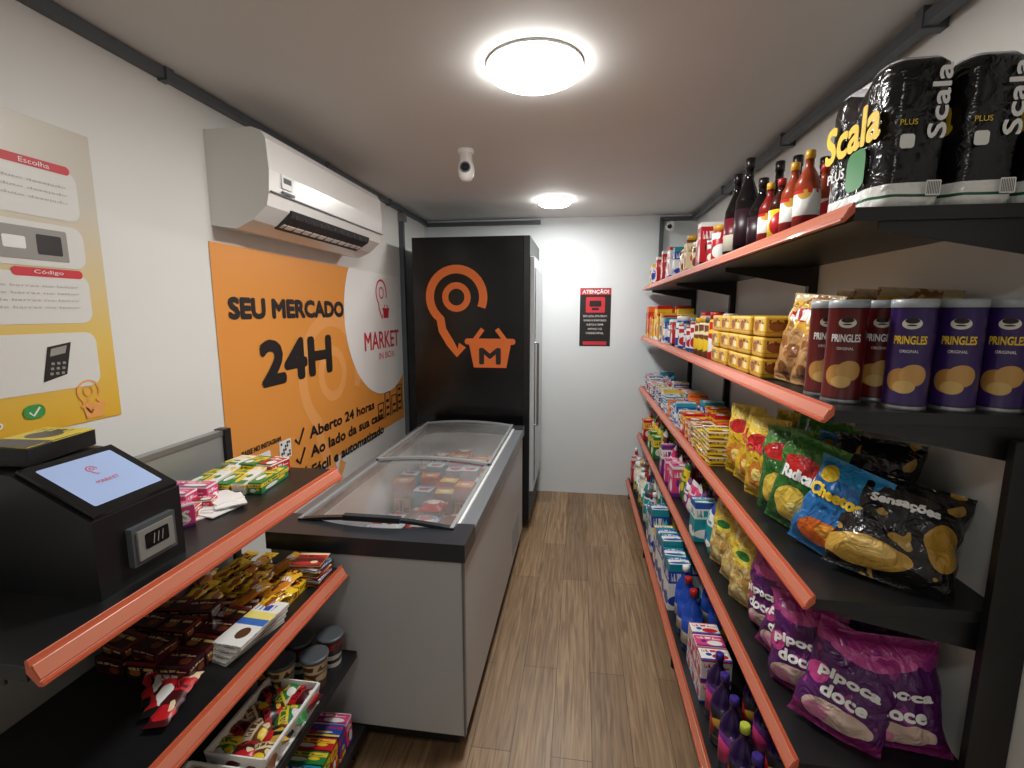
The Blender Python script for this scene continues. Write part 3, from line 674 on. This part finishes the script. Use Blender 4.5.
def crisp(x,y,z,base,dk,txt):
    f=math.atan2(-y,-x)
    m=pack('crisp_'+txt,[(0,dk),(.06,base),(.93,dk)],[(.46,.28,.11,.11,C(176,128,62)),(.55,.33,.1,.10,C(190,146,80)),(.49,.22,.08,.06,C(200,164,96)),(.5,.80,.07,.05,C(215,210,200)),(.5,.825,.05,.025,C(30,24,24)),(.5,.785,.035,.008,C(30,24,24))],rough=.3)
    b=MB();r=.0375;h=.225
    b.lathe([(r,0),(r*1.03,.002),(r*1.03,.006),(r,.009),(r,h-.016),(r*1.03,h-.014),(r*1.03,h),(r*.95,h+.001),(r*.93,h-.004)],(x,y,z),m,mats=[steel,steel,steel,m,fml,fml,fml,fml],face=f,seg=32)
    def mp(X,Y):
        t=f+X/r;return (x+(r+.0012)*math.cos(t),y+(r+.0012)*math.sin(t),z+Y)
    b.text('PRINGLES',.054,.016,yep if txt!='red' else whp,None,0,h*.64,mapf=mp,bold=.03);b.text('ORIGINAL',.03,.006,whp,None,0,h*.54,mapf=mp)
    b.build('crisp_can')
RD=(C(92,22,24),C(56,14,16));PU=(C(50,30,90),C(32,18,62))
for x,y,c,t in ((.585,1.165,RD,'red'),(.672,1.195,RD,'red'),(.675,1.10,PU,'purple'),(.765,1.10,PU,'purple'),(.852,1.10,PU,'purple'),(.585,1.25,RD,'red'),(.76,1.2,RD,'red'),(.845,1.2,PU,'purple')):
    crisp(x,y,1.42,*c,t)
cook=pack('cookie_bag',[(0,C(180,138,90)),(.58,C(206,160,60)),(.9,C(200,180,140))],[(.3,.15,.14,.08,C(126,80,42)),(.7,.2,.14,.08,C(136,88,46)),(.5,.36,.14,.08,C(126,80,42)),(.25,.45,.12,.07,C(146,98,52)),(.75,.46,.12,.07,C(126,80,42)),(.5,.76,.3,.07,C(170,40,30))],(C(150,104,58),5,.56),rough=.2,bump=.6,title=(W_,.7,.82,10))
for x,y,h,ya_ in ((.60,1.43,.25,-70),(.62,1.345,.23,-62),(.75,1.38,.26,-50),(.78,1.3,.26,-35),(.74,1.5,.26,-70)):
    b=MB();b.bag(.17,h,.08,cook,stand((x,y,1.42),yaw=ya_,lean=8,roll=-5),seed=x*9+y,nx=26,ny=30);b.build('cookie_bag')
gold=pack('gold_wafer',[(0,C(210,162,50)),(.2,C(180,130,34)),(.25,C(224,180,66))],[(.3,.5,.2,.26,C(150,80,40)),(.75,.45,.14,.2,C(236,220,170))],rough=.3,title=(C(120,50,24),.62,.82,11))
b=MB()
for q in range(3):
    for k in range(5):
        for X in (.60,.74):
            M=Matrix.Translation((X+random.uniform(-.004,.004),1.53+.115*k+.05,1.42+.031+q*.063))@Matrix.Rotation(random.uniform(-.05,.05),4,'Z');b.box((0,0,0),(.12,.107,.06),gold,M=M)
b.build('wafer_pack_stack',.006)
mixed('canned_food_row',1.42,.53,2.15,2.5,['ry','br','wr'],['jar','jar'],(.17,.2))
mixed('canned_food_row',1.42,.53,2.5,3.2,['wr','wb','rw','br'],['can','jar','box'],(.15,.2))
mixed('grocery_box_row',1.42,.53,3.2,4.1,['bw','yr','ob','by','bw'],['box','box','pouch'],(.15,.25))
def snack(x,y,z,w,h,t,mat,yaw,lean,txt=None,tm=None,tw=.6,name='snack_bag',cy=.62,roll=0,seal=None,th=.11):
    b=MB();M=stand((x,y,z+.003),yaw=yaw,lean=lean,roll=roll);mf=b.bag(w,h,t,mat,M,seed=x*11+y*7,seal=seal,nx=26,ny=32)
    if txt:
        L=txt if isinstance(txt,list) else [txt]
        for i,s_ in enumerate(L):b.text(s_,w*tw*(len(s_)/max(len(q) for q in L))**.7,h*th,tm,M,0,h*(cy-.15*i),mapf=mf,bold=.07)
    return b.build(name)
BU=.8
mbg=pack('snack_black_gold',[(0,K_),(.12,K_)],[(.3,.2,.36,.13,C(190,150,66)),(.34,.24,.2,.07,C(226,190,110)),(.85,.45,.14,.2,C(170,130,50)),(.5,.78,.3,.06,C(56,52,48))],(C(170,134,60),4,.6),rough=.24,bump=BU)
mbl=pack('snack_blue',[(0,C(30,110,168)),(.1,C(26,98,160)),(.8,C(44,130,180))],[(.5,.24,.3,.14,C(206,100,36)),(.6,.28,.16,.08,C(230,160,60)),(.25,.84,.14,.08,Y_),(.85,.5,.1,.1,C(220,80,36))],rough=.24,bump=BU)
mgr=pack('snack_green',[(0,C(40,96,40)),(.75,C(66,126,56))],[(.5,.3,.3,.18,C(206,176,70)),(.5,.72,.34,.09,C(180,34,34)),(.6,.25,.14,.08,C(226,206,120))],(C(110,160,60),4,.62),rough=.24,bump=BU)
mye=pack('snack_yellow',[(0,C(210,172,44)),(.8,C(220,192,70))],[(.5,.3,.28,.16,C(190,120,44)),(.5,.7,.34,.09,C(176,34,34)),(.5,.3,.15,.08,C(235,210,120))],(C(230,200,96),4,.6),rough=.24,bump=BU)
snack(.70,1.14,1.0,.25,.25,.13,mbg,-24,30,'Sensações',whp,.5,cy=.70,roll=-10,th=.09)
snack(.755,1.33,1.0,.20,.29,.10,mbg,-45,8)
snack(.62,1.27,1.0,.175,.245,.09,mbl,-52,12,'Cheetos',yep,.7,cy=.66,roll=-12,th=.12)
snack(.73,1.43,1.0,.19,.27,.09,mbl,-62,8)
for k,(x,y) in enumerate(((.61,1.40),(.62,1.50),(.73,1.54),(.74,1.64))):snack(x,y,1.0,.19,.27+.02*(k>1),.085,mgr,-62-4*k,9,'Radical' if k<1 else None,whp,.5,roll=(-7,6,0,0)[k])
for k,(x,y) in enumerate(((.615,1.63),(.61,1.75),(.62,1.87),(.73,1.76))):snack(x,y,1.0,.18,.27,.08,mye,-68,6,'Chips' if k<2 else None,redp,.6,roll=(6,-8,4,0)[k])
mixed('biscuit_pack_row',1.0,.53,1.98,2.35,['yb','ob','cr'],['stack'],(.12,.16),wr=(.1,.14))
mixed('biscuit_pack_row',1.0,.53,2.36,3.0,['wr','rw','ry','wb','ob'],['stack','box'],(.1,.16),wr=(.07,.11))
mixed('biscuit_pack_row',1.0,.53,3.0,4.1,['bw','rw','wb','wr','tw'],['stack','box','pouch'],(.1,.16),wr=(.07,.11))
mpu=pack('popcorn_purple',[(0,C(124,34,96)),(.14,C(80,28,92)),(.8,C(166,54,126))],[(.5,.2,.36,.11,C(205,180,168)),(.3,.16,.12,.07,C(210,130,166)),(.5,.80,.3,.05,C(196,80,150)),(.15,.5,.14,.1,C(196,70,140))],(C(140,50,124),4,.6),rough=.24,bump=BU)
for k,(x,y,yw,ln,rl,tx) in enumerate(((.63,1.14,-32,22,-10,1),(.77,1.12,-18,14,7,1),(.62,1.26,-48,14,9,1),(.61,1.38,-60,12,-9,1),(.62,1.50,-70,8,8,1),(.76,1.30,-40,8,0,1),(.76,1.44,-50,8,0,0))):
    snack(x,y,.59,.20,.255+.03*(k>4),.10,mpu,yw,ln,['pipoca','doce'] if tx else None,whp,.62,name='popcorn_bag',cy=.55,roll=rl)
mch=pack('chips_clear',[(0,C(200,170,104)),(.55,C(206,168,50))],[(.4,.2,.2,.1,C(220,200,140)),(.7,.35,.16,.09,C(180,140,76)),(.5,.7,.36,.1,C(216,196,80)),(.5,.7,.2,.05,C(40,110,50))],(C(220,200,140),6,.55),rough=.2,bump=BU)
for k,(x,y) in enumerate(((.60,1.65),(.6,1.78),(.60,1.92),(.72,1.75),(.72,1.9))):snack(x,y,.59,.19,.26,.09,mch,-66,8,roll=(6,-7,3,0,0)[k])
mixed('snack_packet_row',.59,.53,2.04,2.6,['pw','tw','pk','pw','wb'],['pouch','box'],(.16,.22),wr=(.07,.1))
mixed('snack_packet_row',.59,.53,2.6,3.3,['pw','ry','dk','gy','pk'],['pouch','box'],(.14,.22),wr=(.07,.1))
mixed('snack_packet_row',.59,.53,3.3,4.1,['ry','rw','yb','gy'],['pouch','box'],(.14,.22),wr=(.07,.1))
pb=plain('bottle_purple',C(40,20,66),.2);bb_=plain('bottle_blue',C(30,72,170),.2)
pc=plain('cap_purple',C(60,40,130),.35);gc=plain('cap_green',C(190,200,70),.35);rcap=rc
def bt(name,x,y,h,r,bo,la,ca):
    b=MB();bottle(b,x,y,.18,r,h,bo,la,ca,neck=.36);b.build(name)
for i,(x,y,c) in enumerate(((.50,1.32,gc),(.50,1.42,pc),(.50,1.52,pc),(.51,1.62,pc),(.62,1.36,gc),(.62,1.47,pc),(.62,1.57,pc),(.50,1.22,pc))):
    bt('cleaner_bottle',x,y,.25,.038,pb,PAL['pw'] if i%2 else PAL['kb'],c)
b=MB()
for k in range(3):b.box((.52,1.70+.075*k+.01,.18+.045),(.11,.07,.09),PAL['wr']);b.box((.52,1.70+.075*k+.01,.18+.135),(.11,.07,.088),PAL['pk'] if k==1 else PAL['wr'])
b.build('soap_box_stack',.003)
for x,y,c in ((.50,1.98,rcap),(.50,2.08,rcap),(.51,2.18,white),(.62,2.02,white),(.62,2.14,rcap)):bt('detergent_bottle',x,y,.27,.042,bb_,PAL['bw'],c)
mixed('cleaning_product_row',.18,.45,2.24,3.0,['wb','bw','tw','wb'],['box','box','pouch'],(.18,.28),wr=(.08,.11))
mixed('cleaning_product_row',.18,.45,3.0,4.1,['tw','wg','wb','rw','wr'],['bottle','box','jar'],(.2,.28),wr=(.08,.1))
# ------------------------------------------------------------------ world & camera
w=bpy.data.worlds.new('World');sc.world=w;w.use_nodes=True;w.node_tree.nodes['Background'].inputs[0].default_value=(.05,.05,.05,1)
cam=bpy.data.cameras.new('Camera');co=bpy.data.objects.new('Camera',cam);sc.collection.objects.link(co)
f=480.;th=math.atan(72/f);ps=math.atan(69/f*math.cos(th))
cam.sensor_width=36;cam.lens=36*f/1024;cam.clip_start=.02
co.location=(0,0,1.62);co.rotation_euler=(PI/2-th,0,ps)
sc.camera=co
sc.view_settings.view_transform='Standard';sc.view_settings.look='None';sc.view_settings.exposure=0
